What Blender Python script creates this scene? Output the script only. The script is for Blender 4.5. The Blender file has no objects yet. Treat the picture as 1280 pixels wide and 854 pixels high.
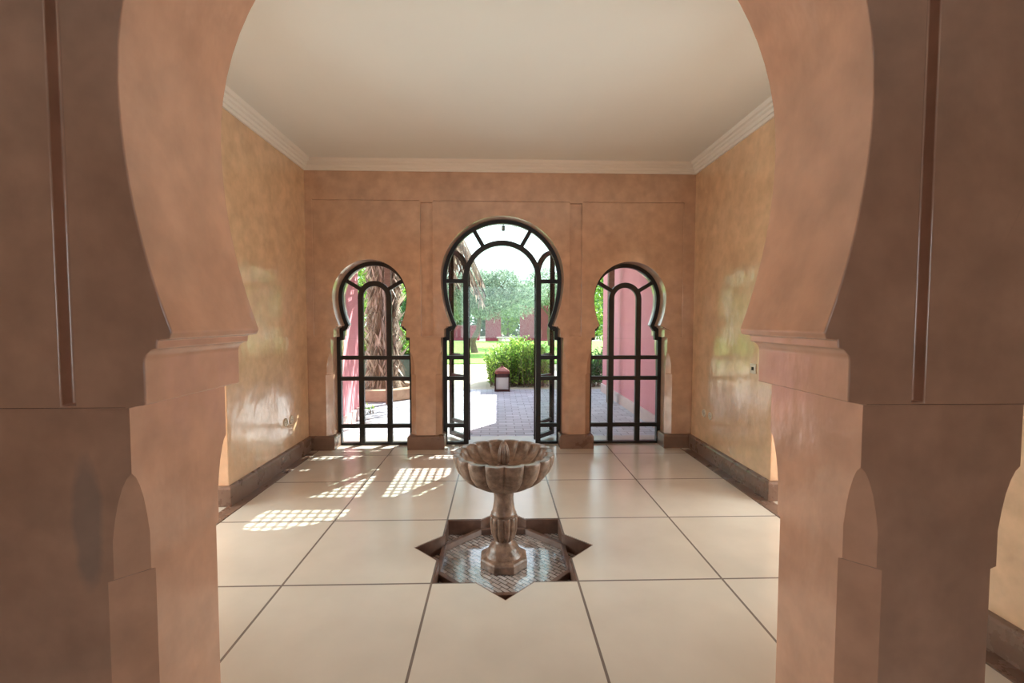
import bpy, bmesh, math, random
from mathutils import Vector, Matrix
from math import pi, sin, cos, radians as R
from mathutils.geometry import tessellate_polygon
random.seed(7)
SC = bpy.context.scene
COL = SC.collection

# ------------------------------------------------------------------ materials
def s2l(c):
    return tuple(((v/255)/12.92 if v/255 <= .04045 else ((v/255+.055)/1.055)**2.4) for v in c)

def mat(name, c1, c2=None, rough=.5, scale=3., bump=0., bscale=None, spec=.5, metal=0., detail=6, stretch=(1,1,1), coat=0., coatr=.15, rvar=0.):
    m = bpy.data.materials.new(name); m.use_nodes = True
    nt = m.node_tree; b = nt.nodes['Principled BSDF']
    N = nt.nodes.new; L = nt.links.new
    b.inputs['Roughness'].default_value = rough
    b.inputs['Metallic'].default_value = metal
    b.inputs['Specular IOR Level'].default_value = spec
    b.inputs['Coat Weight'].default_value = coat
    b.inputs['Coat Roughness'].default_value = coatr
    tc = N('ShaderNodeTexCoord'); mp = N('ShaderNodeMapping'); mp.inputs['Scale'].default_value = stretch
    L(tc.outputs['Object'], mp.inputs['Vector'])
    c1 = s2l(c1); c2 = s2l(c2) if c2 else c1
    n = N('ShaderNodeTexNoise'); n.inputs['Scale'].default_value = scale; n.inputs['Detail'].default_value = detail
    n.inputs['Roughness'].default_value = .62
    L(mp.outputs['Vector'], n.inputs['Vector'])
    r = N('ShaderNodeValToRGB'); r.color_ramp.elements[0].position = .32; r.color_ramp.elements[1].position = .68
    r.color_ramp.elements[0].color = (*c1, 1); r.color_ramp.elements[1].color = (*c2, 1)
    L(n.outputs['Fac'], r.inputs['Fac']); L(r.outputs['Color'], b.inputs['Base Color'])
    if rvar:
        mr = N('ShaderNodeMapRange'); mr.inputs['To Min'].default_value = rough-rvar; mr.inputs['To Max'].default_value = rough+rvar
        mr.inputs['From Min'].default_value = .3; mr.inputs['From Max'].default_value = .7
        L(n.outputs['Fac'], mr.inputs['Value']); L(mr.outputs[0], b.inputs['Roughness'])
    if bump:
        n2 = N('ShaderNodeTexNoise'); n2.inputs['Scale'].default_value = bscale or scale*4; n2.inputs['Detail'].default_value = 4
        L(mp.outputs['Vector'], n2.inputs['Vector'])
        bp = N('ShaderNodeBump'); bp.inputs['Strength'].default_value = 1; bp.inputs['Distance'].default_value = bump
        L(n2.outputs['Fac'], bp.inputs['Height']); L(bp.outputs['Normal'], b.inputs['Normal']); L(bp.outputs['Normal'], b.inputs['Coat Normal'])
    return m

def leafmat(name, c1, c2, trans=.35):
    m = bpy.data.materials.new(name); m.use_nodes = True
    nt = m.node_tree; b = nt.nodes['Principled BSDF']; N = nt.nodes.new; L = nt.links.new
    g = N('ShaderNodeNewGeometry'); r = N('ShaderNodeValToRGB')
    r.color_ramp.elements[0].color = (*s2l(c1), 1); r.color_ramp.elements[1].color = (*s2l(c2), 1)
    L(g.outputs['Random Per Island'], r.inputs['Fac']); L(r.outputs['Color'], b.inputs['Base Color'])
    b.inputs['Roughness'].default_value = .5
    t = N('ShaderNodeBsdfTranslucent'); L(r.outputs['Color'], t.inputs['Color'])
    mx = N('ShaderNodeMixShader'); mx.inputs[0].default_value = trans
    L(b.outputs[0], mx.inputs[1]); L(t.outputs[0], mx.inputs[2]); L(mx.outputs[0], nt.nodes['Material Output'].inputs['Surface'])
    return m

def bricks(name, c1, c2, mortar, w, h, msize, rot=0, loc=(0,0,0), offset=.5, rough=.4, bump=.003, noise=None, nbump=0, spec=.5):
    m = bpy.data.materials.new(name); m.use_nodes = True
    nt = m.node_tree; b = nt.nodes['Principled BSDF']; N = nt.nodes.new; L = nt.links.new
    tc = N('ShaderNodeTexCoord'); mp = N('ShaderNodeMapping'); mp.vector_type = 'POINT'
    mp.inputs['Rotation'].default_value = (0,0,rot); mp.inputs['Location'].default_value = loc
    L(tc.outputs['Object'], mp.inputs['Vector'])
    t = N('ShaderNodeTexBrick'); t.offset = offset; t.squash = 1
    t.inputs['Scale'].default_value = 1; t.inputs['Brick Width'].default_value = w; t.inputs['Row Height'].default_value = h
    t.inputs['Mortar Size'].default_value = msize; t.inputs['Mortar Smooth'].default_value = .15; t.inputs['Bias'].default_value = 0
    t.inputs['Color1'].default_value = (*s2l(c1),1); t.inputs['Color2'].default_value = (*s2l(c2),1); t.inputs['Mortar'].default_value = (*s2l(mortar),1)
    L(mp.outputs[0], t.inputs['Vector'])
    b.inputs['Roughness'].default_value = rough; b.inputs['Specular IOR Level'].default_value = spec
    n = N('ShaderNodeTexNoise'); n.inputs['Scale'].default_value = 2.2; n.inputs['Detail'].default_value = 8
    L(tc.outputs['Object'], n.inputs['Vector'])
    mr = N('ShaderNodeMapRange'); mr.inputs['From Min'].default_value = .3; mr.inputs['From Max'].default_value = .7
    mr.inputs['To Min'].default_value = noise[0] if noise else 1; mr.inputs['To Max'].default_value = noise[1] if noise else 1
    L(n.outputs['Fac'], mr.inputs['Value'])
    mu = N('ShaderNodeMix'); mu.data_type = 'RGBA'; mu.blend_type = 'MULTIPLY'; mu.inputs[0].default_value = 1
    L(t.outputs['Color'], mu.inputs[6]); L(mr.outputs[0], mu.inputs[7]); L(mu.outputs[2], b.inputs['Base Color'])
    inv = N('ShaderNodeMath'); inv.operation = 'SUBTRACT'; inv.inputs[0].default_value = 1; L(t.outputs['Fac'], inv.inputs[1])
    bp = N('ShaderNodeBump'); bp.inputs['Distance'].default_value = bump; L(inv.outputs[0], bp.inputs['Height'])
    last = bp
    if nbump:
        n3 = N('ShaderNodeTexNoise'); n3.inputs['Scale'].default_value = 14; n3.inputs['Detail'].default_value = 3
        L(tc.outputs['Object'], n3.inputs['Vector'])
        b2 = N('ShaderNodeBump'); b2.inputs['Distance'].default_value = nbump; L(n3.outputs['Fac'], b2.inputs['Height']); L(bp.outputs[0], b2.inputs['Normal']); last = b2
    L(last.outputs[0], b.inputs['Normal'])
    return m

def glassmat():
    m = bpy.data.materials.new('window_glass'); m.use_nodes = True
    nt = m.node_tree; N = nt.nodes.new; L = nt.links.new
    nt.nodes.remove(nt.nodes['Principled BSDF'])
    t = N('ShaderNodeBsdfTransparent'); t.inputs[0].default_value = (.93,.97,.95,1)
    g = N('ShaderNodeBsdfGlossy'); g.inputs['Roughness'].default_value = .02
    lw = N('ShaderNodeLayerWeight'); lw.inputs[0].default_value = .5
    pw = N('ShaderNodeMath'); pw.operation = 'POWER'; pw.inputs[1].default_value = 4; L(lw.outputs['Facing'], pw.inputs[0])
    f = N('ShaderNodeMapRange'); f.inputs['To Min'].default_value = .03; f.inputs['To Max'].default_value = .45; L(pw.outputs[0], f.inputs['Value'])
    mx = N('ShaderNodeMixShader'); L(f.outputs[0], mx.inputs[0]); L(t.outputs[0], mx.inputs[1]); L(g.outputs[0], mx.inputs[2])
    L(mx.outputs[0], nt.nodes['Material Output'].inputs['Surface'])
    return m

def plaster(name, c1, c2, stain=None):
    m = mat(name, c1, c2, rough=.5, scale=1.6, bump=.008, bscale=6, spec=.5, detail=9, stretch=(1,1,.55), coat=1, coatr=.16)
    m.node_tree.nodes['Principled BSDF'].inputs['Coat IOR'].default_value = 2.0
    nt = m.node_tree; N = nt.nodes.new; L = nt.links.new; b = nt.nodes['Principled BSDF']
    # a second finer cloud multiplied over the trowelled plaster
    src = b.inputs['Base Color'].links[0].from_socket
    tc = N('ShaderNodeTexCoord'); n = N('ShaderNodeTexNoise'); n.inputs['Scale'].default_value = 9; n.inputs['Detail'].default_value = 6
    L(tc.outputs['Object'], n.inputs['Vector'])
    mr = N('ShaderNodeMapRange'); mr.inputs['From Min'].default_value = .3; mr.inputs['From Max'].default_value = .7
    mr.inputs['To Min'].default_value = .84; mr.inputs['To Max'].default_value = 1.1; L(n.outputs['Fac'], mr.inputs['Value'])
    mu = N('ShaderNodeMix'); mu.data_type = 'RGBA'; mu.blend_type = 'MULTIPLY'; mu.inputs[0].default_value = 1
    L(src, mu.inputs[6]); L(mr.outputs[0], mu.inputs[7]); out = mu.outputs[2]
    if stain:
        (p, rad, col) = stain
        vd = N('ShaderNodeVectorMath'); vd.operation = 'SUBTRACT'; vd.inputs[1].default_value = p; L(tc.outputs['Object'], vd.inputs[0])
        vm = N('ShaderNodeVectorMath'); vm.operation = 'MULTIPLY'; vm.inputs[1].default_value = (1/rad[0],1/rad[1],1/rad[2]); L(vd.outputs[0], vm.inputs[0])
        ln = N('ShaderNodeVectorMath'); ln.operation = 'LENGTH'; L(vm.outputs[0], ln.inputs[0])
        ad = N('ShaderNodeMath'); ad.operation = 'ADD'; L(ln.outputs['Value'], ad.inputs[0])
        ns = N('ShaderNodeMath'); ns.operation = 'MULTIPLY'; ns.inputs[1].default_value = .8; L(n.outputs['Fac'], ns.inputs[0]); L(ns.outputs[0], ad.inputs[1])
        m2 = N('ShaderNodeMapRange'); m2.inputs['From Min'].default_value = 1.15; m2.inputs['From Max'].default_value = 1.5
        m2.inputs['To Min'].default_value = .4; m2.inputs['To Max'].default_value = 0; L(ad.outputs[0], m2.inputs['Value'])
        mc = N('ShaderNodeMix'); mc.data_type = 'RGBA'; L(m2.outputs[0], mc.inputs[0]); L(out, mc.inputs[6]); mc.inputs[7].default_value = (*s2l(col),1); out = mc.outputs[2]
    L(out, b.inputs['Base Color'])
    return m

M = {}
M['plaster'] = plaster('ochre_plaster', (216,174,134), (230,192,152))
M['plaster_front'] = plaster('rose_plaster', (202,150,120), (220,170,140), ((-.935,1.05,.97),(.036,.3,.17),(128,124,118)))
M['plaster_back'] = plaster('backlit_plaster', (194,154,126), (210,170,140))  # same plaster, the backlit wall's browner shade put into its colour
M['plaster_hall'] = plaster('umber_plaster', (150,92,68), (164,104,78))
M['ceiling'] = mat('ceiling_paint', (232,232,226), (236,236,230), rough=.7, scale=.8)
M['crown'] = mat('crown_paint', (238,232,222), rough=.45)
M['stone'] = mat('skirting_stone', (116,90,76), (136,112,98), rough=.3, scale=4, bump=.002, spec=.6, rvar=.08)
M['floor'] = bricks('floor_tiles', (222,215,204), (214,206,194), (128,118,112), .8, .8, .0065, loc=(.3618+2.4,-2.4555+4.8,0), offset=0, rough=.2, bump=.0015, noise=(.9,1.04), nbump=.0005, spec=.55)
M['mosaic'] = bricks('basin_mosaic', (214,208,208), (160,148,142), (84,76,74), .07, .028, .0028, rot=pi/4, rough=.12, bump=.0025, noise=(.75,1.1), nbump=.003, spec=.8)
M['mosaic'].node_tree.nodes['Principled BSDF'].inputs['Coat Weight'].default_value = 1
M['mosaic'].node_tree.nodes['Principled BSDF'].inputs['Coat Roughness'].default_value = .07
M['mosaic'].node_tree.nodes['Principled BSDF'].inputs['Coat IOR'].default_value = 1.7
M['pool_edge'] = mat('pool_edge_stone', (98,74,64), (128,100,86), rough=.35, scale=12, bump=.001)
M['iron'] = mat('black_iron', (20,18,19), (30,27,27), rough=.4, scale=10, spec=.5)
M['glass'] = glassmat()
M['white'] = mat('white_plastic', (214,204,186), rough=.35)
M['dark'] = mat('dark_hole', (22,18,16), rough=.6)
M['marble'] = mat('fountain_marble', (92,72,58), (164,136,118), rough=.32, scale=16, bump=.006, bscale=26, detail=9)
M['pink'] = mat('pink_render', (224,146,156), (230,156,166), rough=.8, scale=2)
M['pinkbase'] = mat('pale_pink_plinth', (216,190,186), rough=.8)
M['crimson'] = mat('crimson_render', (140,60,76), (152,72,86), rough=.85, scale=3)
M['paver'] = bricks('patio_pavers', (206,204,212), (180,178,188), (138,134,142), .22, .11, .006, rot=0, rough=.6, bump=.004, noise=(.9,1.06))
M['terrace_step'] = mat('threshold_stone', (176,166,156), (190,180,170), rough=.3, scale=5)
M['grass'] = mat('lawn_grass', (112,160,62), (148,192,84), rough=.9, scale=14, bump=.03, bscale=60)
M['earth'] = mat('dry_ground', (190,176,158), (206,192,172), rough=.9, scale=2)
M['wood'] = mat('weathered_wood', (112,88,72), (142,116,98), rough=.7, scale=6, stretch=(1,1,6))
M['bark'] = mat('palm_bark', (74,60,50), (150,130,112), rough=.9, scale=9, bump=.03, bscale=22, stretch=(1,1,.35))
M['trunk'] = mat('tree_bark', (96,84,72), (128,114,100), rough=.9, scale=9, bump=.01)
M['bushleaf'] = leafmat('bush_leaf', (72,128,46), (178,212,96), .45)
M['oliveleaf'] = leafmat('olive_leaf', (92,118,92), (206,218,200), .4)
M['darkleaf'] = leafmat('dark_leaf', (46,84,50), (104,150,84), .3)
M['dryleaf'] = leafmat('dry_frond', (72,56,46), (224,206,188), .3)
M['palmleaf'] = leafmat('palm_frond', (96,118,84), (150,166,128), .3)
M['lantern'] = mat('lantern_metal', (58,40,38), (84,56,52), rough=.45, metal=.5, scale=14)
M['copper'] = mat('lantern_roof_metal', (116,66,60), (140,84,74), rough=.4, metal=.5, scale=14)
M['frosted'] = mat('lantern_glass', (196,204,196), rough=.25)
M['pot'] = mat('grey_green_glaze', (92,112,104), (112,130,120), rough=.6, scale=6)
M['curb'] = mat('sandstone_kerb', (170,138,112), (196,166,138), rough=.8, scale=6, bump=.01)

# ------------------------------------------------------------------ helpers
def obj(name, bm, m, parent=None, smooth=None, bevel=None, kind=None, segs=3):
    bmesh.ops.recalc_face_normals(bm, faces=bm.faces)
    me = bpy.data.meshes.new(name); bm.to_mesh(me); bm.free()
    me.materials.append(m if not isinstance(m, str) else M[m])
    if smooth:
        for p in me.polygons: p.use_smooth = True
        me.set_sharp_from_angle(angle=R(smooth))
    o = bpy.data.objects.new(name, me); COL.objects.link(o)
    if parent: o.parent = parent
    if bevel:
        b = o.modifiers.new('bevel', 'BEVEL'); b.width = bevel; b.segments = segs; b.limit_method = 'ANGLE'; b.angle_limit = R(40)
        if smooth: b.harden_normals = True
    if kind: o['kind'] = kind
    return o

def struct(name, bm, m, parent=None, **k):
    return obj(name, bm, m, parent, kind=None if parent else 'structure', **k)

def tag(o, label, cat=None, group=None, kind=None):
    o['label'] = label
    if cat: o['category'] = cat
    if group: o['group'] = group
    if kind: o['kind'] = kind
    return o

def thing(name, label, cat, loc=(0,0,0), rz=0, group=None):
    o = bpy.data.objects.new(name, None); COL.objects.link(o); o.empty_display_size = .1
    o.location = loc; o.rotation_euler = (0,0,rz)
    return tag(o, label, cat, group)

def add_box(bm, x0, x1, y0, y1, z0, z1, mtx=None):
    vs = [bm.verts.new((x,y,z)) for x in (x0,x1) for y in (y0,y1) for z in (z0,z1)]
    for f in ((0,1,3,2),(4,6,7,5),(0,4,5,1),(2,3,7,6),(0,2,6,4),(1,5,7,3)): bm.faces.new([vs[i] for i in f])
    if mtx is not None:
        for v in vs: v.co = mtx @ v.co
    return vs

def box(x0,x1,y0,y1,z0,z1):
    bm = bmesh.new(); add_box(bm,x0,x1,y0,y1,z0,z1); return bm

def add_prism(bm, pts, a, b, axis='y'):
    """polygon pts (u,v) extruded a..b; axis y: (u,t,v)  x: (t,u,v)  z: (u,v,t)"""
    f = {'y': lambda u,v,t:(u,t,v), 'x': lambda u,v,t:(t,u,v), 'z': lambda u,v,t:(u,v,t)}[axis]
    A = [bm.verts.new(f(u,v,a)) for u,v in pts]; B = [bm.verts.new(f(u,v,b)) for u,v in pts]
    bm.faces.new(A); bm.faces.new(B[::-1])
    n = len(pts)
    for i in range(n): bm.faces.new((A[i], B[i], B[(i+1)%n], A[(i+1)%n]))

def add_lathe(bm, prof, seg=48, cx=0, cy=0, radial=None, cap=True):
    rings = []
    for r, z in prof:
        rings.append([bm.verts.new((cx+(r*(radial(2*pi*i/seg, r, z) if radial else 1))*cos(2*pi*i/seg),
                                    cy+(r*(radial(2*pi*i/seg, r, z) if radial else 1))*sin(2*pi*i/seg), z)) for i in range(seg)])
    for a, b in zip(rings, rings[1:]):
        for i in range(seg): bm.faces.new((a[i], a[(i+1)%seg], b[(i+1)%seg], b[i]))
    if cap:
        bm.faces.new(rings[0][::-1]); bm.faces.new(rings[-1])

def add_tube(bm, pts, rad, seg=8):
    """round bar along 3d points; rad number or list"""
    n = len(pts); rs = rad if isinstance(rad, (list,tuple)) else [rad]*n; rings = []
    for i, p in enumerate(pts):
        p = Vector(p); d = (Vector(pts[min(i+1,n-1)])-Vector(pts[max(i-1,0)])).normalized()
        a = d.cross(Vector((0,0,1)) if abs(d.z) < .95 else Vector((1,0,0))).normalized(); b = d.cross(a)
        rings.append([bm.verts.new(p+(a*cos(2*pi*k/seg)+b*sin(2*pi*k/seg))*rs[i]) for k in range(seg)])
    for a, b in zip(rings, rings[1:]):
        for i in range(seg): bm.faces.new((a[i], a[(i+1)%seg], b[(i+1)%seg], b[i]))
    bm.faces.new(rings[0][::-1]); bm.faces.new(rings[-1])

def offset_path(pts, d):
    out = []; n = len(pts)
    for i, p in enumerate(pts):
        p = Vector(p)
        e1 = (p-Vector(pts[i-1])).normalized() if i else None
        e2 = (Vector(pts[i+1])-p).normalized() if i < n-1 else None
        if e1 is None: e1 = e2
        if e2 is None: e2 = e1
        n1 = Vector((e1.y,-e1.x)); n2 = Vector((e2.y,-e2.x)); m = (n1+n2)
        if m.length < 1e-4: m = n1
        m.normalize(); k = 1/max(.5, m.dot(n1)); out.append(p+m*d*k)
    return out

def add_ribbon(bm, pts, w, y0, y1, side=0):
    """rectangular bar following an (x,z) polyline; side 0 centred, 1 = wholly to the right of travel"""
    a = offset_path(pts, -w/2 if side == 0 else 0); b = offset_path(pts, w/2 if side == 0 else w)
    rows = [[bm.verts.new((p.x,y,p.y)) for p in q] for q, y in ((a,y0),(a,y1),(b,y1),(b,y0))]
    for k in range(4):
        r, s = rows[k], rows[(k+1)%4]
        for i in range(len(pts)-1): bm.faces.new((r[i], r[i+1], s[i+1], s[i]))
    for i in (0,-1): bm.faces.new([r[i] for r in rows])

# ------------------------------------------------------------------ horseshoe openings
def horseshoe(cx, rad, zc, zt, hp, zb, drop=.15, nseg=40, k=.27, scale=1.):
    """left foot -> over -> right foot. zt: throat height, hp: half width between pillars, zb: lowest point"""
    d = scale; left = []
    t = (zc-zt)/rad; xt = rad*(1-k*t*t)
    left += [(hp, zb), (hp, zt-.172*d), (hp-.006, zt-.168*d), (hp-.045*d, zt-.163*d), (hp-.045*d, zt-.065*d)]
    hc = hp-.045*d
    for a in range(1, 6):        # cove up to the fillet
        q = a/5*pi/2
        left.append((hc-.028*d*(1-cos(q)), zt-.065*d+.028*d*sin(q)))
    left += [(hc-.03*d, zt-.018*d), (xt+.006, zt-.015*d), (xt, zt-.0)]
    for a in range(1, 13):
        z = zt+(zc-zt)*a/12; tt = (zc-z)/rad; left.append((rad*(1-k*tt*tt), z))
    L_ = [(cx-x, z) for x, z in left]
    arc = [(cx-rad*cos(pi*i/nseg), zc+rad*sin(pi*i/nseg)) for i in range(1, nseg)]
    R_ = [(cx+x, z) for x, z in left][::-1]
    return L_+arc+R_

def add_pillar(bm, x0, x1, y0, y1, zt=1.12, c0=.048, c1=.062, yflat=None):
    """pillar with stopped chamfers on its corners"""
    lev = [(zt,.0004),(1.09,.0004),(1.078,.0008),(1.066,.012),(1.045,.022),(1.01,.033),(.97,.041),(.92,c0),(.832,c0),(.826,c1),(0,c1)]
    rings = []
    for z, c in lev:
        rings.append([bm.verts.new((x,y,z)) for x,y in ((x0+c,y0),(x1-c,y0),(x1,y0+c),(x1,y1-c),(x1-c,y1),(x0+c,y1),(x0,y1-c),(x0,y0+c))])
    for a, b in zip(rings, rings[1:]):
        for i in range(8): bm.faces.new((a[i],a[(i+1)%8],b[(i+1)%8],b[i]))
    bm.faces.new(rings[0]); bm.faces.new(rings[-1][::-1])

CROWN = 3.02; CEIL = 3.125; XL = -2.065; XR = 2.162; YB = 5.06
OX0, OX1, OY0 = -4.7, 4.8, -3.0
def arch_wall(name, openings, x0, x1, y0, y1, m, ztop=3.4, axis=None, bevel=.012):
    """openings: profiles cut at z=1.12; pillars between added by the caller"""
    pts = [(x0, 1.12)]
    for o in openings: pts += [p for p in o]
    pts += [(x1, 1.12), (x1, ztop), (x0, ztop)]
    return pts

# ---- arcades: one slab from the capitals up with routed grooves, chamfered pillars below
def routed(name, pts, y0, y1, cuts, m, bevel):
    """slab whose front face (at y0) carries grooves; cuts: (x0, x1, z0, z1, depth)"""
    bm = bmesh.new()
    holes = [[(x0,z0),(x1,z0),(x1,z1),(x0,z1)] for x0,x1,z0,z1,d in cuts]
    loops = [pts]+holes
    tri = tessellate_polygon([[Vector((u,v,0)) for u,v in l] for l in loops])
    V = [bm.verts.new((u,y0,v)) for l in loops for u,v in l]
    for t in tri: bm.faces.new([V[i] for i in t])
    n = len(pts); Bk = [bm.verts.new((u,y1,v)) for u,v in pts]
    bm.faces.new(Bk)
    for i in range(n): bm.faces.new((V[i], Bk[i], Bk[(i+1)%n], V[(i+1)%n]))
    for k, c in enumerate(cuts):
        H = V[n+4*k:n+4*k+4]; D = [bm.verts.new((h.co.x, y0+c[4], h.co.z)) for h in H]
        for i in range(4): bm.faces.new((H[i], D[i], D[(i+1)%4], H[(i+1)%4]))
        bm.faces.new(D)
    return struct(name, bm, m, smooth=30, bevel=bevel)
ZF = 1.37-.172*.8
W1 = dict(cx=-1.39, rad=.40, zc=1.68, zt=1.37, hp=.427)
D1 = dict(cx=.048, rad=.672, zc=1.885, zt=1.37, hp=.672)
W2 = dict(cx=1.456, rad=.40, zc=1.67, zt=1.37, hp=.424)
ops = [horseshoe(zb=ZF, scale=.8, **W)[1:-1] for W in (W1, D1, W2)]
yf, yk = YB+.012, 5.50
pl = [(-2.43, W1['cx']-W1['hp']), (W1['cx']+W1['hp'], D1['cx']-D1['hp']), (D1['cx']+D1['hp'], W2['cx']-W2['hp']), (W2['cx']+W2['hp'], 2.53)]
def arcade(name, ops, x0, x1, y0, y1, zf, cuts, m, bevel):
    pts = [(x0, zf)] + [p for o in ops for p in o] + [(x1, zf), (x1, 3.4), (x0, 3.4)]
    return routed(name, pts, y0, y1, cuts, m, bevel)
cuts = []
for x0, x1 in ((-.839,-.71), (.787,.917)): cuts.append((x0, x1, 1.252, 2.695, .03))
for x0, x1 in ((-1.99,-.85), (-.70,.777), (.927,2.04)): cuts.append((x0, x1, 2.70, 2.714, .012))
for x0 in (-1.99, 2.028): cuts.append((x0, x0+.01, 1.252, 2.69, .004))
arcade('wall_back', ops, -2.43, 2.53, YB, yk, ZF, cuts, 'plaster_back', .006)
for a, b in pl:
    bm = bmesh.new(); add_pillar(bm, a, b, yf, yk-.004, zt=ZF+.002)
    struct('wall_back_pillar', bm, 'plaster_back', smooth=25)

# ---- front wall (the big horseshoe arch the camera looks through)
FY0, FY1 = 1.05, 1.425
FC = .016; FF = 1.40-.172
fo = horseshoe(FC, .838, 1.95, 1.40, .848, FF)[1:-1]
fl_ = horseshoe(-1.63, .40, 1.69, 1.40, .402, FF)[1:-1]
fr_ = horseshoe(1.66, .40, 1.69, 1.40, .402, FF)[1:-1]
cuts = [(-.971,-.942,1.236,3.38,.028), (.974,1.002,1.236,3.38,.028)]
arcade('wall_front', [fl_, fo, fr_], OX0, OX1, FY0, FY1, FF, cuts, 'plaster_front', .007)
fp = [(OX0, -1.63-.402), (-1.63+.402, FC-.848), (FC+.848, 1.66-.402), (1.66+.402, OX1)]
for a, b in fp:
    bm = bmesh.new(); add_pillar(bm, a, b, FY0+.010, FY1, zt=FF+.002)
    struct('wall_front_pillar', bm, 'plaster_front', smooth=25)

# ---- side walls of the room, each with an arched opening to the neighbouring room
def side_wall(name, xin, xout, yc, m):
    op = horseshoe(yc, .67, 1.885, 1.37, .67, 0, scale=.8)
    pts = [(FY1+.002, 0)] + op + [(YB+.004, 0), (YB+.004, 3.4), (FY1+.002, 3.4)]
    bm = bmesh.new(); add_prism(bm, pts, xin, xout, 'x')
    struct(name, bm, m, smooth=30, bevel=.01)
SYC = 3.555-.67
side_wall('wall_left', XL, XL-.36, SYC, 'plaster')
side_wall('wall_right', XR, XR+.36, SYC, 'plaster')

# ---- outer shell of the neighbouring rooms and the hall behind the camera
def wall_with_windows(name, axis, a, b, u0, u1, holes, m):
    """holes: (ua, ub, za, zb) -> wall made of a frame of boxes"""
    bm = bmesh.new()
    def bx(ua, ub, za, zb):
        if ub-ua < 1e-3 or zb-za < 1e-3: return
        if axis == 'x': add_box(bm, a, b, ua, ub, za, zb)
        else: add_box(bm, ua, ub, a, b, za, zb)
    u = u0
    for ua, ub, za, zb in holes:
        bx(u, ua, 0, 3.4); bx(ua, ub, 0, za); bx(ua, ub, zb, 3.4); u = ub
    bx(u, u1, 0, 3.4)
    struct(name, bm, m)
wall_with_windows('wall_far_left', 'x', OX0-.3, OX0, OY0, 5.5, [(2.0,4.6,.5,2.6)], 'plaster')
wall_with_windows('wall_far_right', 'x', OX1, OX1+.3, OY0, 5.5, [(2.0,4.6,.5,2.6)], 'plaster')
wall_with_windows('wall_rear', 'y', OY0-.3, OY0, OX0-.3, OX1+.3, [(-1.1,1.1,.9,2.4)], 'plaster_hall')
struct('wall_side_back', (lambda b: (add_box(b, OX0-.3, -2.44, 5.07, 5.5, 0, 3.4), add_box(b, 2.54, OX1+.3, 5.07, 5.5, 0, 3.4), b)[2])(bmesh.new()), 'plaster')

# ---- ceiling and crown
struct('ceiling', box(OX0-.3, OX1+.3, OY0-.3, 5.5, CEIL, CEIL+.35), 'ceiling')
prof = [(0,CROWN-.002),(.018,CROWN-.002),(.022,CROWN+.022),(.034,CROWN+.026),(.04,CROWN+.05),(.058,CROWN+.058),(.062,CROWN+.074),(.082,CROWN+.08),(.095,CROWN+.098),(.1,CEIL+.001),(0,CEIL+.001)]
def crown_loop(x0, x1, y0, y1):
    bm = bmesh.new(); rings = []
    for (cx, cy, sx, sy) in ((x0,y0,1,1),(x1,y0,-1,1),(x1,y1,-1,-1),(x0,y1,1,-1)):
        rings.append([bm.verts.new((cx+sx*d, cy+sy*d, z)) for d, z in prof])
    for i in range(4):
        a, b = rings[i], rings[(i+1)%4]
        for k in range(len(prof)): bm.faces.new((a[k], a[(k+1)%len(prof)], b[(k+1)%len(prof)], b[k]))
    return bm
struct('trim_crown', crown_loop(XL, XR, FY1, YB+.004), 'crown')

# ---- floor with the star cut out
GX, GY = -.3618, 2.4555
SCX, SCY = GX+.4, GY+.4
def star(rad_sq, e=0.):
    """8-pointed star outline of two squares with half side rad_sq"""
    a = rad_sq; out = []
    ro = a*math.sqrt(2); ri = a/cos(pi/8)
    for k in range(16):
        ang = k*pi/8
        r = (ro if k % 2 == 0 else ri)+e
        ang2 = ang
        out.append((SCX+r*cos(ang2), SCY+r*sin(ang2)))
    return out
# outer tips at multiples of 45 deg, inner corners at 22.5 deg
st = star(.4)
bm = bmesh.new()
outer = [(OX0-.3,OY0-.3),(OX1+.3,OY0-.3),(OX1+.3,5.5),(OX0-.3,5.5)]
tri = tessellate_polygon([[Vector((*p,0)) for p in outer], [Vector((*p,0)) for p in st]])
allp = outer+st
for z in (0,):
    vs = [bm.verts.new((*p,z)) for p in allp]
    for t in tri: bm.faces.new([vs[i] for i in t])
vb = [bm.verts.new((*p,-.14)) for p in st]
for i in range(16): bm.faces.new((vs[4+i], vs[4+(i+1)%16], vb[(i+1)%16], vb[i]))
fl = struct('floor', bm, 'floor')
bm = bmesh.new()
for xa, xb in ((XL, XL+.104), (XR-.124, XR)):
    add_box(bm, xa, xb, FY1, 4.96, -.02, .0035)
struct('trim_floor_border', bm, 'stone')
struct('foundation', box(OX0-.3, OX1+.3, OY0-.3, 5.5, -.4, -.142), 'stone')

# ---- skirting
def skirt_ring(bm, x0, x1, y0, y1, h=.155, p=.032):
    rings = []
    for q, z in ((p,0),(p,h-.022),(p*.75,h-.006),(.0,h)):
        rings.append([bm.verts.new(v) for v in ((x0-q,y0-q,z),(x1+q,y0-q,z),(x1+q,y1+q,z),(x0-q,y1+q,z))])
    for a, b in zip(rings, rings[1:]):
        for i in range(4): bm.faces.new((a[i],a[(i+1)%4],b[(i+1)%4],b[i]))
    bm.faces.new(rings[0][::-1]); bm.faces.new(rings[-1])
bm = bmesh.new()
for i, (a, b) in enumerate(pl): skirt_ring(bm, a, b, yf, 5.24)
struct('baseboard_back', bm, 'stone', bevel=.004)
bm = bmesh.new()
for a, b in fp: skirt_ring(bm, a, b, FY0+.012, FY1)
struct('baseboard_front', bm, 'stone', bevel=.004)
bm = bmesh.new(); skirt_ring(bm, XL-.36, XL, SYC+.67, 5.1); skirt_ring(bm, XL-.36, XL, 1.4, SYC-.67); struct('baseboard_left', bm, 'stone', bevel=.004)
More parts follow.
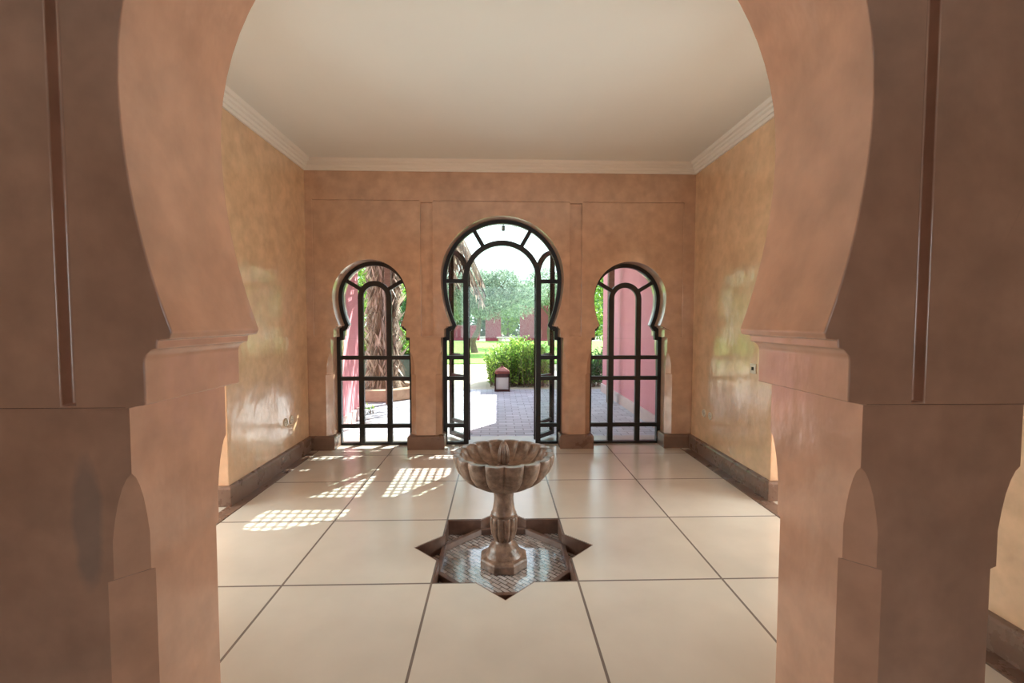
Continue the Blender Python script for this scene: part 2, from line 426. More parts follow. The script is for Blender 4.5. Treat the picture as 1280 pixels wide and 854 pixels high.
bm = bmesh.new(); skirt_ring(bm, XR, XR+.36, SYC+.67, 5.1); skirt_ring(bm, XR, XR+.36, 1.4, SYC-.67); struct('baseboard_right', bm, 'stone', bevel=.004)

# ------------------------------------------------------------------ windows and door (black iron with glass)
FR = 5.28
RUNG = (1.0, .762, .218)
def wmesh_frame(P, door=False):
    prof = horseshoe(zb=.0, scale=.8, **P)
    bm = bmesh.new()
    add_ribbon(bm, prof, .042, FR-.025, FR+.03, side=1)
    return prof, bm
def pane_from(prof):
    bm = bmesh.new()
    inner = offset_path(prof, .02)
    add_prism(bm, [(p.x,p.y) for p in inner], FR-.003, FR+.003)
    return bm
def window(n, P, label):
    root = bpy.data.objects.new('window_%d' % n, None); COL.objects.link(root); root['kind'] = 'structure'
    cx = P['cx']; zc = P['zc']
    prof, bm = wmesh_frame(P)
    add_box(bm, cx-P['hp'], cx+P['hp'], FR-.025, FR+.03, 0, .03)
    obj('window_frame', bm, 'iron', root)
    bm = bmesh.new()
    r = .158
    path = [(cx-r, .02), (cx-r, zc)] + [(cx-r*cos(pi*i/16), zc+r*sin(pi*i/16)) for i in range(1,16)] + [(cx+r, zc), (cx+r, .02)]
    add_ribbon(bm, path, .058, FR-.02, FR+.02)
    for s in (-1,1):
        a = R(31)
        add_ribbon(bm, [(cx+s*(r+.02)*cos(a), zc+(r+.02)*sin(a)), (cx+s*.385*cos(a), zc+.385*sin(a))], .042, FR-.018, FR+.018)
    for z in RUNG: add_ribbon(bm, [(cx-P['hp']+.02, z), (cx+P['hp']-.02, z)], .044, FR-.022, FR+.022)
    obj('glazing_bars', bm, 'iron', root)
    obj('window_pane', pane_from(prof), 'glass', root)
    return root
window(1, W1, ''); window(2, W2, '')

dr = bpy.data.objects.new('door_1', None); COL.objects.link(dr); dr['kind'] = 'structure'
cx = D1['cx']; zc = D1['zc']
prof, bm = wmesh_frame(D1)
rp = .414
for s in (-1,1): add_box(bm, min(cx+s*D1['hp'],cx+s*rp), max(cx+s*D1['hp'],cx+s*rp), FR-.025, FR+.03, 0, .03)
obj('door_frame', bm, 'iron', dr)
bm = bmesh.new()
path = [(cx-rp, 0), (cx-rp, zc)] + [(cx-rp*cos(pi*i/28), zc+rp*sin(pi*i/28)) for i in range(1,28)] + [(cx+rp, zc), (cx+rp, 0)]
add_ribbon(bm, path, .056, FR-.022, FR+.022)
for s in (-1,1):
    a = R(60); add_ribbon(bm, [(cx+s*(rp+.02)*cos(a), zc+(rp+.02)*sin(a)), (cx+s*.655*cos(a), zc+.655*sin(a))], .045, FR-.018, FR+.018)
    for z in (*RUNG, 1.868): add_ribbon(bm, [(cx+s*rp, z), (cx+s*(D1['hp']-.02), z)], .044, FR-.02, FR+.02)
obj('door_bars', bm, 'iron', dr)
# fixed glass: fanlight and side lights
inner = [(p.x,p.y) for p in offset_path(prof, .02)]
ring = inner + [(cx+rp,0)] + [(cx+rp*cos(pi*i/28), zc+rp*sin(pi*i/28)) for i in range(0,29)] + [(cx-rp,0)]
bm = bmesh.new(); add_prism(bm, ring, FR-.003, FR+.003)
obj('door_side_glass', bm, 'glass', dr)
def leaf(s, ang):
    """open leaf: local x from hinge towards meeting stile, z up"""
    w = .384; e = bpy.data.objects.new('door_leaf', None); COL.objects.link(e)
    bm = bmesh.new(); t = .02
    arc = [(w-w*cos(pi/2*i/14), zc+w*sin(pi/2*i/14)) for i in range(15)]
    add_ribbon(bm, [(w,.03),(0.0,.03)] + [(0,zc)] + arc[1:] + [(w,.03)], .05, -t, t, side=1)
    for z in RUNG: add_ribbon(bm, [(.02,z),(w-.02,z)], .04, -t*.8, t*.8)
    add_box(bm, w-.05, w, -t, t, .03, zc+w-.01)
    if s > 0:
        for v in bm.verts: v.co.x *= -1
    hx = cx+s*.386
    o = obj('door_leaf', bm, 'iron', dr); COL.objects.unlink(e); bpy.data.objects.remove(e)
    o.location = (hx, FR+.055, 0); o.rotation_euler = (0,0,-s*ang)
    bm = bmesh.new(); add_prism(bm, [(.01,.04),(w-.01,.04),(w-.01,zc+w-.03)] + [(w-(w-.01)*cos(pi/2*i/14), zc+(w-.03)*sin(pi/2*i/14)) for i in range(13,-1,-1)], -.003, .003)
    if s > 0:
        for v in bm.verts: v.co.x *= -1
    obj('leaf_pane', bm, 'glass', o)
    bm = bmesh.new()
    sg = -1 if s > 0 else 1
    add_tube(bm, [(sg*(w-.025),-.02,1.02),(sg*(w-.025),-.055,1.02),(sg*(w-.115),-.055,1.02)], .008, 8)
    obj('door_handle', bm, 'iron', o)
leaf(-1, R(129)); leaf(1, R(129))

# ------------------------------------------------------------------ sockets and switch
def socket(x, y, z, label, s, round_=True, group=None):
    t = thing('wall_socket', label, 'socket', (x,y,z), 0, group)
    bm = bmesh.new()
    if round_:
        prof_ = [(.0405,0),(.0405,.006),(.037,.009),(.028,.009),(.026,.003),(.002,.003)]
        add_lathe(bm, prof_, 28)
    else:
        add_box(bm, -.04, .04, -.04, .04, 0, .009)
    for v in bm.verts: v.co = Vector((s*v.co.z, v.co.x, v.co.y))
    fpl = obj('faceplate', bm, 'white', t, smooth=35)
    for dy in (-.0095,.0095):
        bm = bmesh.new()
        add_lathe(bm, [(.0035,0),(.0035,.0042)], 10)
        for v in bm.verts: v.co = Vector((s*v.co.z, v.co.x+dy, v.co.y))
        obj('socket_hole', bm, 'dark', fpl)
    return t
socket(XL, 4.515, .43, 'round white wall socket on the left wall, nearer the big arch', 1)
socket(XL, 4.64, .43, 'round white wall socket on the left wall, nearer the garden window', 1)
socket(XR, 4.74, .455, 'small white socket low on the right wall, nearest the back corner', -1)
socket(XR, 4.60, .455, 'small white socket low on the right wall, nearer the big arch', -1)
t = thing('light_switch', 'square white switch plate at mid height on the right wall', 'switch', (XR,3.83,1.02))
bm = box(-.008,0,-.042,.042,-.042,.042); obj('switch_plate', bm, 'white', t, bevel=.003)
bm = box(-.013,-.006,-.014,.014,-.014,.014); obj('rocker', bm, 'dark', t, bevel=.002)

# ------------------------------------------------------------------ star pool
PZ = -.108
pool = thing('star_pool', 'sunken eight-pointed star pool with glossy mosaic floor around the fountain', 'pool', (SCX,SCY,PZ))
bm = bmesh.new()
add_prism(bm, [(x-SCX, y-SCY) for x, y in st], -.03, 0, 'z')
obj('mosaic_floor', bm, 'mosaic', pool)
def ribs(rot, name):
    bm = bmesh.new(); a = .4; w = .02
    for k in range(4):
        mt = Matrix.Rotation(rot+k*pi/2, 4, 'Z')
        L_ = a*math.tan(pi/8)+.02
        add_box(bm, -L_, L_, a-w, a+w*.5, 0, .042, mt)
        obj(name, bm, 'pool_edge', pool, bevel=.004); bm = bmesh.new()
ribs(0, 'star_rib'); ribs(pi/4, 'star_rib')
bm = bmesh.new()      # stone lining of the star walls, standing under the tiles
loop = [(x-SCX, y-SCY) for x, y in st]
inn = [(x-SCX, y-SCY) for x, y in star(.4, -.012)]
z0, z1 = 0, .104
A=[bm.verts.new((*p,z0)) for p in loop];B=[bm.verts.new((*p,z1)) for p in loop];C_=[bm.verts.new((*p,z1)) for p in inn];D_=[bm.verts.new((*p,z0)) for p in inn]
for P_,Q_ in ((A,B),(B,C_),(C_,D_),(D_,A)):
    for i in range(16): bm.faces.new((P_[i],P_[(i+1)%16],Q_[(i+1)%16],Q_[i]))
obj('pool_lining', bm, 'pool_edge', pool)

# ------------------------------------------------------------------ fountain
FX, FYY = .036, 2.8555
fn = thing('marble_fountain', 'carved marble pedestal fountain with scalloped bowl standing in the star pool', 'fountain', (FX,FYY,PZ))
oz = -PZ
def lobes(depth, n=16, ph=0):
    def f(a, r, z):
        q = abs(cos((a+pi/2)*n/2))          # cusp where q = 0
        q = abs(sin((a+pi/2)*n/2))
        return 1-depth*(1-q**.55)
    return f
bm = bmesh.new()  # octagonal plinth
add_lathe(bm, [(.156,0),(.156,.048),(.146,.058),(.118,.066)], 8)
bmesh.ops.rotate(bm, verts=bm.verts, cent=(0,0,0), matrix=Matrix.Rotation(pi/8,3,'Z'))
obj('plinth', bm, 'marble', fn, bevel=.005)
bm = bmesh.new()
add_lathe(bm, [(.118,.06),(.112,.075),(.104,.082),(.1,.09),(.095,.105),(.082,.122),(.066,.136),(.056,.146),(.053,.155)], 48)
obj('foot', bm, 'marble', fn, smooth=40)
def flute(a, r, z): return 1-.10*(1-abs(sin(a*6))**.6)
bm = bmesh.new()
add_lathe(bm, [(.052,.15),(.058,.158),(.07,.175),(.08,.2),(.086,.235),(.088,.28),(.0875,.305),(.083,.312),(.07,.314)], 144, radial=flute)
obj('fluted_baluster', bm, 'marble', fn, smooth=50)
bm = bmesh.new()
add_lathe(bm, [(.074,.308),(.078,.318),(.08,.328),(.073,.338),(.068,.36),(.062,.4),(.061,.43),(.065,.46),(.073,.485),(.078,.495)], 48)
obj('stem', bm, 'marble', fn, smooth=40)
bm = bmesh.new()
def bowl_rad(a, r, z):
    w = min(1, r/.16)
    q = abs(sin((a+pi/2)*8))
    return 1-.075*w*(1-q**.5)
out = [(.07,.478),(.11,.487),(.16,.506),(.21,.532),(.255,.565),(.287,.604),(.306,.645),(.315,.682),(.318,.702),(.315,.71)]
inn_ = [(.279,.71),(.273,.705),(.264,.685),(.245,.655),(.2,.62),(.12,.6),(.04,.597)]
add_lathe(bm, out+inn_, 256, radial=bowl_rad)
obj('scalloped_bowl', bm, 'marble', fn, smooth=50)
bm = bmesh.new()
def bud(a, r, z): return 1-.14*(1-abs(sin(a*5))**.7)
add_lathe(bm, [(.05,.594),(.05,.616),(.043,.628),(.03,.634),(.022,.642)], 40)
obj('finial_base', bm, 'marble', fn, smooth=40)
bm = bmesh.new()
add_lathe(bm, [(.022,.638),(.034,.646),(.038,.658),(.0385,.69),(.035,.722),(.027,.75),(.016,.77),(.004,.779)], 100, radial=bud)
obj('bud_finial', bm, 'marble', fn, smooth=50)

# ------------------------------------------------------------------ outside: ground
struct('patio_paving', box(-3.2, 3.2, 5.5, 9.5, -.3, -.004), 'paver')
struct('garden_path', box(-1.1, -.25, 9.5, 15.0, -.3, -.003), 'earth')
struct('terrain', box(-40, 40, 5.5, 60, -.6, -.012), 'earth')
struct('wall_house_left', box(-8, -2.46, 5.5, 5.6, -.3, 3.9), 'pink')
struct('wall_house_right', box(2.56, 8, 5.5, 5.6, -.3, 3.9), 'pink')
struct('threshold', box(XL-.1, XR+.1, 5.2, 5.62, -.2, .002), 'terrace_step')
struct('wall_garden_left', box(-2.5, -2.03, 5.62, 6.8, -.3, 3.5), 'pink', bevel=.01)
struct('wall_shade_block', box(3.25, 6.5, 9.6, 13.7, -.3, 4.5), 'pink', bevel=.01)  # added unseen block that casts shade over the right of the patio
struct('wall_garden_right', box(2.10, 2.55, 5.62, 9.2, -.3, 3.5), 'pink', bevel=.01)
bm = bmesh.new(); add_box(bm, 2.07, 2.12, 5.5, 9.22, -.1, .16); add_box(bm, -2.04, -2.0, 5.5, 6.82, -.1, .16)
struct('trim_garden_plinth', bm, 'pinkbase', bevel=.008)
lawn = obj('lawn', box(-14, 10, 15.0, 31, -.2, .02), 'grass'); tag(lawn, 'bright green mown lawn stretching behind the leafy bush', 'lawn', kind='stuff')

# ------------------------------------------------------------------ pergola with lattice
pg = thing('pergola', 'timber pergola with square lattice roof over the patio just outside the garden door', 'pergola', (0,6.4,0))
PZT = 3.05; PY = 6.4
for x in (-1.85, 1.93):
    obj('post', box(x-.05, x+.05, 7.82-PY, 7.92-PY, 0, PZT), 'wood', pg, bevel=.006)
for y0, y1 in ((5.56,5.62), (6.475,6.62), (7.43,7.64), (7.86,7.95)):
    obj('beam', box(-1.95, 2.03, y0-PY, y1-PY, PZT, PZT+.1), 'wood', pg, bevel=.005)
for x0, x1 in ((-1.95,-1.85), (-.92,-.78), (.15,.29), (1.22,1.37), (1.93,2.03)):
    obj('rafter', box(x0, x1, 5.56-PY, 7.95-PY, PZT+.102, PZT+.15), 'wood', pg)
bm = bmesh.new(); P_ = .074; wS = .021
x = -1.95
while x < 2.0: add_box(bm, x, x+wS, 5.56-PY, 7.9-PY, PZT+.152, PZT+.157); x += P_
y = 5.58
while y < 7.9: add_box(bm, -1.95, 2.03, y-PY, y+wS-PY, PZT+.157, PZT+.162); y += P_
obj('lattice', bm, 'wood', pg)
obj('sun_block_panel', box(-1.95, .6, 5.56-PY, 7.42-PY, PZT+.165, PZT+.18), 'wood', pg)  # added unseen sheet that keeps the sun off the left wall
lp = thing('hanging_lamp', 'small grey lamp hanging under the far beam of the pergola', 'lamp', (.09,7.9,PZT-.115))
bm = bmesh.new(); add_lathe(bm, [(.02,0),(.028,.004),(.028,.085),(.02,.09)], 16); obj('lamp_body', bm, 'pot', lp, smooth=40)
bm = bmesh.new(); add_lathe(bm, [(.006,.088),(.006,.115)], 8); obj('lamp_stem', bm, 'iron', lp)

# ------------------------------------------------------------------ foliage builders
def add_leaf(bm, p, d, n, l, w):
    d = d.normalized(); s = d.cross(n)
    if s.length < 1e-3: s = d.cross(Vector((1,0,.3)))
    s.normalize()
    vs = [bm.verts.new(p), bm.verts.new(p+d*l*.45+s*w), bm.verts.new(p+d*l), bm.verts.new(p+d*l*.45-s*w)]
    bm.faces.new(vs)
def rv(rng):
    while True:
        v = Vector((rng.uniform(-1,1), rng.uniform(-1,1), rng.uniform(-1,1)))
        if .01 < v.length < 1: return v.normalized()
def crown_bm(blobs, n, l, w, seed, shell=.45, up=.3):
    rng = random.Random(seed); bm = bmesh.new()
    tot = sum(b[3]*b[4]*b[5] for b in blobs)
    for b in blobs:
        cx, cy, cz, rx, ry, rz = b
        for _ in range(int(n*rx*ry*rz/tot)):
            d = rv(rng); k = 1-shell*rng.random()**1.6
            p = Vector((cx+d.x*rx*k, cy+d.y*ry*k, cz+d.z*rz*k))
            if p.z < .03: continue
            q = (d*.6+rv(rng)+Vector((0,0,up)))
            add_leaf(bm, p, q, rv(rng), l*rng.uniform(.6,1.3), w*rng.uniform(.7,1.2))
    return bm
def tree(name, label, blobs, trunk, n, l, w, m, seed, group=None, cat='tree', tr=.12):
    base = trunk[0]
    t = thing(name, label, cat, base, 0, group)
    B = [(b[0]-base[0], b[1]-base[1], b[2]-base[2], *b[3:]) for b in blobs]
    obj('foliage', crown_bm(B, n, l, w, seed), m, t)
    bm = bmesh.new(); T = [(p[0]-base[0], p[1]-base[1], p[2]-base[2]) for p in trunk]
    k = len(T); add_tube(bm, T, [tr*(1-.5*i/(k-1)) for i in range(k)], 10)
    top = Vector(T[-1])
    rng = random.Random(seed+1)
    for b in B:
        c = Vector(b[:3]); mid = (top+c)/2+Vector((rng.uniform(-.1,.1),0,.1*b[5])); add_tube(bm, [top*.9+Vector(T[-2])*.1, mid, c], [tr*.4, tr*.28, tr*.1], 7)
    obj('trunk', bm, 'trunk', t, smooth=60)
    return t

# leafy bush beside the lantern: upright stems with leaves
def bush(name, label, x0, x1, y0, y1, h, n, seed, m='bushleaf', l=.085, w=.014):
    rng = random.Random(seed); cx = (x0+x1)/2; cy = (y0+y1)/2
    t = thing(name, label, 'bush', (cx,cy,0))
    lf = bmesh.new(); sm = bmesh.new()
    for i in range(n):
        bx_ = rng.uniform(x0,x1)-cx; by = rng.uniform(y0,y1)-cy
        ex = 1-abs(bx_)/((x1-x0)/2)*.35 - abs(by)/((y1-y0)/2)*.15
        H = h*ex*rng.uniform(.62,1.08)
        lean = Vector((rng.uniform(-.22,.22)+bx_*.12, rng.uniform(-.22,.22)+by*.12, 1)).normalized()
        p0 = Vector((bx_*.8,by*.8,0)); k = int(H/.032)
        add_tube(sm, [p0, p0+lean*H*.5, p0+lean*H], [.006,.004,.002], 4)
        for j in range(2,k+1):
            p = p0+lean*H*j/k; a = rng.uniform(0,2*pi)
            d = Vector((cos(a), sin(a), rng.uniform(.2,1.2)))
            add_leaf(lf, p, d, rv(rng), l*rng.uniform(.7,1.3), w*rng.uniform(.8,1.3))
    obj('foliage', lf, m, t); obj('stems', sm, 'trunk', t)
    return t
bush('leafy_bush', 'bright green leafy bush spilling behind the metal lantern', -.32, 1.25, 9.62, 11.2, 1.12, 520, 3)
bush('low_hedge', 'low green hedge at the end of the right pink wall', 1.35, 2.9, 9.7, 10.4, .85, 220, 5, 'darkleaf')
bush('small_plant', 'small green seedling growing by the end of the left pink wall', -2.0, -1.86, 6.95, 7.15, .14, 10, 9, 'bushleaf', .07, .018)

# olive tree and the trees behind
tree('olive_tree', 'grey-green olive tree with wide airy crown on the lawn left of the gate',
     [(-.9,20,2.6,1.1,1.1,.95),(.1,20.4,2.7,1.0,1.0,.9),(-1.7,19.6,2.3,.9,.9,.9),(.9,20.2,2.25,.8,.9,.7),(-.3,19.6,2.0,.9,.8,.55),(-1.3,20.2,3.1,.7,.7,.5),(.35,20,3.15,.55,.6,.42),(-2.4,19.8,2.8,.8,.8,.8),(1.5,20.3,2.6,.6,.7,.5)],
     [(-1.0,20,0),(-1.1,20,.5),(-.85,20.05,1.0),(-.8,20.1,1.5)], 17000, .17, .022, 'oliveleaf', 11, tr=.17)
tree('olive_tree', 'grey-green olive tree standing farther off behind the right crimson gate pier',
     [(2.7,25,3.2,1.3,1.1,1.0),(4.1,25.5,3.2,1.3,1.2,1.1),(1.6,25.4,2.8,.9,.9,.7)],
     [(2.9,25.3,0),(2.8,25.3,.8),(2.9,25.3,1.7)], 6500, .2, .025, 'oliveleaf', 12, tr=.16)
tree('garden_tree', 'bright green tree in the gap between the two crimson gate piers',
     [(.5,38,1.7,1.3,1,1.5),(1.7,38.5,2.6,1.3,1,1.4),(-.5,39,2.6,1.2,1,1.3)],
     [(.8,38,0),(.8,38,.8),(.8,38,1.6)], 7000, .2, .05, 'bushleaf', 13)
tree('garden_tree', 'dark green tree far behind the palm, seen through the left window',
     [(-6.5,17,2.4,1.9,1.5,1.9),(-4.6,17.5,3.2,1.4,1.3,1.5),(-5.2,16.5,1.3,1.6,1.2,1.2)],
     [(-5.5,17,0),(-5.5,17,.8),(-5.5,17,1.6)], 12000, .17, .035, 'bushleaf', 14)
tree('garden_tree', 'dense dark tree far behind the gate on the left',
     [(-5.2,34,2.8,2.2,1.5,2.3),(-3.3,34.6,2.6,1.5,1.4,2.0),(-7.8,33,3,2.2,1.5,2.2)],
     [(-4,34,0),(-4,34,1),(-4,34,2)], 9000, .26, .05, 'darkleaf', 15)
tree('garden_tree', 'green tree beyond the hedge, seen at the left edge of the right window',
     [(4.2,17,1.9,1.2,1.2,1.2),(5.4,17,2.8,1.6,1.3,1.5)],
     [(4.6,17,0),(4.6,17,.7),(4.7,17,1.5)], 8000, .16, .04, 'bushleaf', 16)
tree('garden_tree', 'dark tree far behind the right crimson gate pier',
     [(5.5,36,2.2,2.2,1.5,2.1),(3.2,37,2.3,1.5,1.5,1.9),(8,36,2.6,2.4,1.5,2.2)],
     [(5.3,36,0),(5.3,36,1),(5.3,36,1.8)], 8000, .26, .05, 'darkleaf', 17)

t = thing('tall_hedge', 'tall dark green hedge closing the garden behind the crimson piers', 'hedge', (0,42,0))
obj('foliage', crown_bm([(x,0,1.5+.5*sin(x*1.7),1.9,1.1,1.9+.4*cos(x*2.3)) for x in (-9,-6.8,-4.6,-2.4,-.2,2,4.2,6.4,8.6)], 16000, .34, .08, 31), 'darkleaf', t)
for x in range(-9, 10, 2):
    bm = bmesh.new(); add_tube(bm, [(x,0,0),(x+.1,0,1),(x,0,2)], .09, 7); obj('stem', bm, 'trunk', t)
# palms
def frond(bm, p0, direction, length, droop, rng, nl=34, ll=.42, w=.012):
    d = Vector(direction).normalized(); side = d.cross(Vector((0,0,1))).normalized()
    pts = []
    for i in range(nl+1):
        t_ = i/nl; pts.append(Vector(p0)+d*length*t_+Vector((0,0,-droop*length*t_*t_)))
    for i in range(2, nl):
        t_ = i/nl; tang = (pts[i+1]-pts[i-1]).normalized()
        for s in (-1,1):
            q = side*s*.8+tang*.6+Vector((0,0,-.35-.5*rng.random()))
            add_leaf(bm, pts[i], q, Vector((0,0,1)), ll*(1-.6*abs(t_-.4))*rng.uniform(.8,1.15), w)
    add_tube(bm, pts[::6]+[pts[-1]], [.018]*(len(pts[::6])+1), 5)
def palm(label, x, y, h, r, nf, fl_, seed, lean=(0,0), skirt=True):
    rng = random.Random(seed)
    t = thing('palm_tree', label, 'palm tree', (x,y,0))
    bm = bmesh.new(); seg = 26; n = 40
    rings = []
    for i in range(n+1):
        z = h*i/n; rr = r*(1.18-.3*(i/n)+.05*sin(i*2.4))*(1.5 if i < 2 else 1)
        rings.append([bm.verts.new((lean[0]*(i/n)**1.5+rr*cos(2*pi*k/seg)*(1+.08*sin(5*k+i*1.7)), lean[1]*(i/n)+rr*sin(2*pi*k/seg), z)) for k in range(seg)])
    for a, b in zip(rings, rings[1:]):
        for k in range(seg): bm.faces.new((a[k],a[(k+1)%seg],b[(k+1)%seg],b[k]))
    bm.faces.new(rings[0][::-1]); bm.faces.new(rings[-1])
    obj('trunk', bm, 'bark', t, smooth=70)
    top = Vector((lean[0],lean[1],h)); bm = bmesh.new()
    for i in range(nf):
        a = 2*pi*i/nf*2.4+rng.uniform(-.2,.2); e = rng.uniform(-.1,1.1)
        frond(bm, top, (cos(a),sin(a),e), fl_*rng.uniform(.85,1.1), .35+.35*rng.random(), rng)
    obj('frond_crown', bm, 'palmleaf', t)
    if skirt:
        bm = bmesh.new()   # dead boots, fibres and roots hanging on the trunk
        for i in range(2600):
            z = rng.uniform(.05,1)*h; a = rng.uniform(0,2*pi); rr = r*(1.2-.3*z/h)
            p = Vector((lean[0]*(z/h)**1.5+rr*cos(a), lean[1]*z/h+rr*sin(a), z))
            add_leaf(bm, p, Vector((cos(a)*.35+rng.uniform(-.45,.45),sin(a)*.35,rng.choice((-1,1,-1.4)))), rv(rng), rng.uniform(.12,.4), rng.uniform(.008,.03))
        obj('trunk_fibres', bm, 'dryleaf', t)
        bm = bmesh.new()
        for i in range(44):
            a = rng.uniform(-.9,.35); frond(bm, top+Vector((0,0,-.15-.4*rng.random())), (cos(a),sin(a),-.1), 1.75*rng.uniform(.6,1.05), 1.2, rng, ll=.4)
        obj('dead_fronds', bm, 'dryleaf', t)
    return t
palm('thick shaggy palm with fibrous trunk rising from the stone kerb, seen through the left window', -2.15, 8.7, 4.6, .21, 46, 2.3, 21, (.1,0))
palm('slim palm tree far off behind the right crimson gate pier', 2.6, 33, 3.9, .16, 20, 1.5, 22, (0,0), False)

# kerb ring, planter
t = thing('tree_kerb', 'octagonal sandstone kerb around the foot of the shaggy palm', 'kerb', (-2.15,8.7,0))
for k in range(8):
    a0 = k*pi/4+pi/8; a1 = a0+pi/4-.03
    bm = bmesh.new(); ro, ri = .72, .52
    add_prism(bm, [(ro*cos(a0),ro*sin(a0)),(ro*cos(a1),ro*sin(a1)),(ri*cos(a1),ri*sin(a1)),(ri*cos(a0),ri*sin(a0))], 0, .2, 'z')
    obj('kerb_stone', bm, 'curb', t, bevel=.02)
def planter(x, y, w, h, label):
    t = thing('garden_planter', label, 'planter', (x,y,0))
    bm = bmesh.new(); add_box(bm, -w*.56, w*.56, -w*.56, w*.56, 0, .13); obj('stone_foot', bm, 'curb', t, bevel=.015)
    bm = bmesh.new()
    vs = add_box(bm, -w/2, w/2, -w/2, w/2, .13, h)
    for v in vs:
        if v.co.z > h*.9: v.co.x *= 1.06; v.co.y *= 1.06
    obj('planter_box', bm, 'pot', t, bevel=.015)
    obj('rim', (lambda b: (add_box(b, -w*.57, w*.57, -w*.57, w*.57, h-.04, h), b)[1])(bmesh.new()), 'pot', t, bevel=.01)
    obj('foliage', crown_bm([(0,0,h+.22,.38,.3,.28)], 700, .13, .03, int(x*10)), 'bushleaf', t)
planter(-2.0, 9.8, .55, .72, 'square grey-green planter on a stone foot, nearer the palm')
planter(-2.9, 10.6, .55, .72, 'square grey-green planter farther back, behind the palm')

# gate piers and bench beyond the lawn
def pier(label, x0, x1, y0, y1, h):
    t = thing('gate_pier', label, 'gate pier', ((x0+x1)/2,(y0+y1)/2,0))
    w = (x1-x0)/2; d = (y1-y0)/2
    obj('pier_body', box(-w,w,-d,d,0,h), 'crimson', t, bevel=.02)
    obj('coping', box(-w-.05,w+.05,-d-.05,d+.05,h,h+.1), 'crimson', t, bevel=.02)
    return t
pier('tall crimson gate pier left of the gap, beyond the lawn', -.85, .2, 31.2, 31.8, 2.3)
pier('broad crimson gate wall right of the gap, beyond the lawn', 1.5, 3.4, 31.2, 31.8, 2.3)
pier('low crimson garden wall behind the olive trunk', -3.6, -1.3, 32.5, 32.9, .95)
t = thing('stone_bench', 'long pale stone bench in the gap between the crimson piers', 'bench', (.75,30.9,0))
obj('bench_top', box(-.85,.85,-.2,.2,.2,.3), 'pinkbase', t, bevel=.01)
for sx in (-.6,.6): obj('bench_leg', box(sx-.12,sx+.12,-.15,.15,.02,.2), 'pinkbase', t)

# ------------------------------------------------------------------ lantern
ln = thing('garden_lantern', 'dark metal and glass lantern with domed roof standing on the patio before the bush', 'lantern', (.085,9.33,0))
hw = .135
bm = bmesh.new(); add_box(bm,-hw-.02,hw+.02,-hw-.02,hw+.02,.0,.035)
for sx in (-1,1):
    for sy in (-1,1): add_box(bm, sx*hw-.012, sx*hw+.012, sy*hw-.012, sy*hw+.012, .03, .36)
add_box(bm,-hw-.012,hw+.012,-hw-.012,hw+.012,.28,.36)
obj('lantern_frame', bm, 'lantern', ln)
obj('lantern_glass', box(-hw+.01,hw-.01,-hw+.01,hw-.01,.04,.285), 'frosted', ln)
bm = bmesh.new()
rings = []
for r, z in ((.15,.355),(.148,.38),(.135,.405),(.1,.435),(.06,.46),(.03,.48),(.02,.5)):
    rings.append([bm.verts.new((sx*r,sy*r,z)) for sx,sy in ((-1,-1),(1,-1),(1,1),(-1,1))])
for a, b in zip(rings, rings[1:]):
    for i in range(4): bm.faces.new((a[i],a[(i+1)%4],b[(i+1)%4],b[i]))
bm.faces.new(rings[0][::-1]); bm.faces.new(rings[-1])
obj('lantern_roof', bm, 'copper', ln)
bm = bmesh.new(); add_tube(bm, [(.028*cos(a*pi/8),0,.53+.028*sin(a*pi/8)) for a in range(17)], .006, 6)
obj('carrying_ring', bm, 'lantern', ln)

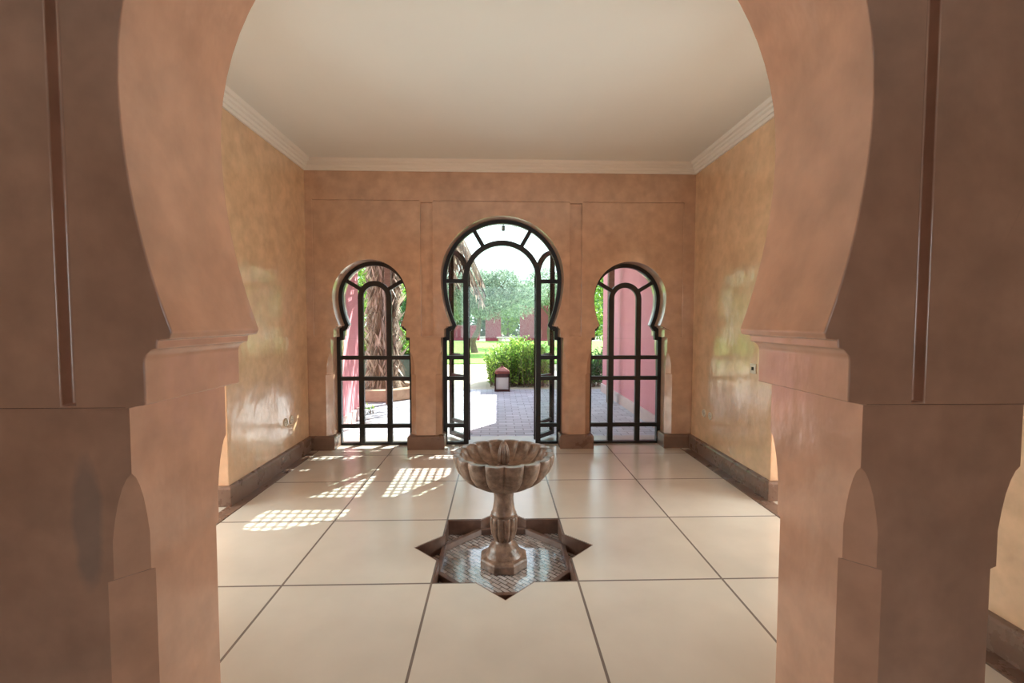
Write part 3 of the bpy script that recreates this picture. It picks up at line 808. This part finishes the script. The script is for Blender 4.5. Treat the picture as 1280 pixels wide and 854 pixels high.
# ------------------------------------------------------------------ light
def area(name, loc, rot, sx, sy, power, col):
    l = bpy.data.lights.new(name, 'AREA'); l.shape = 'RECTANGLE'; l.size = sx; l.size_y = sy; l.energy = power; l.color = col
    o = bpy.data.objects.new(name, l); COL.objects.link(o); o.location = loc; o.rotation_euler = rot
    return o
sun = bpy.data.lights.new('sun', 'SUN'); sun.energy = 17; sun.angle = R(.27); sun.color = (1,.98,.93)
so = bpy.data.objects.new('sun', sun); COL.objects.link(so)
so.rotation_euler = Vector((.76, 1.0, 1.04)).to_track_quat('Z','Y').to_euler()
w = bpy.data.worlds.new('World'); SC.world = w; w.use_nodes = True
nt = w.node_tree; bg = nt.nodes['Background']
tc = nt.nodes.new('ShaderNodeTexCoord'); sp = nt.nodes.new('ShaderNodeSeparateXYZ'); rr = nt.nodes.new('ShaderNodeValToRGB')
nt.links.new(tc.outputs['Generated'], sp.inputs[0]); nt.links.new(sp.outputs['Z'], rr.inputs[0]); nt.links.new(rr.outputs[0], bg.inputs[0])
rr.color_ramp.elements[0].position = 0; rr.color_ramp.elements[0].color = (.86,.96,1,1)
rr.color_ramp.elements[1].position = .8; rr.color_ramp.elements[1].color = (.62,.8,1,1)
bg.inputs[1].default_value = 2.8
# added fill lamps brightening the room, set at the neighbouring rooms' unseen windows
area('left_room_fill', (OX0+.05,3.3,1.55), (0,R(-90),0), 2.1, 2.6, 152, (.93,1,.93))
area('right_room_fill', (OX1-.05,3.3,1.55), (0,R(90),0), 2.1, 2.6, 152, (.93,1,.93))

area('hall_fill', (0,-1.2,3.08), (0,0,0), .5, .5, 2.2, (1,.6,.38))  # added warm fill for the arch wall's near face, no known lamp

# ------------------------------------------------------------------ camera
cam = bpy.data.cameras.new('camera'); cam.sensor_width = 36; cam.lens = 577.35/1280*36; cam.clip_start = .05
co = bpy.data.objects.new('camera', cam); COL.objects.link(co)
co.location = (0,0,1.4287)
yaw, pit, rol = .0303, .0465, .0013
fw = Vector((sin(yaw)*cos(pit), cos(yaw)*cos(pit), -sin(pit))); rt = Vector((cos(yaw),-sin(yaw),0)); up = rt.cross(fw)
r2 = rt*cos(rol)+up*sin(rol); u2 = -rt*sin(rol)+up*cos(rol)
co.matrix_world = Matrix(((r2.x,u2.x,-fw.x,0),(r2.y,u2.y,-fw.y,0),(r2.z,u2.z,-fw.z,1.4287),(0,0,0,1)))
SC.camera = co
vs_ = SC.view_settings; vs_.view_transform = 'Standard'; vs_.look = 'None'; vs_.gamma = 1; vs_.exposure = 0; vs_.use_curve_mapping = False
SC.cycles.max_bounces = 10; SC.cycles.diffuse_bounces = 6; SC.cycles.transparent_max_bounces = 12
SC.cycles.use_denoising = True; SC.cycles.sample_clamp_indirect = 6
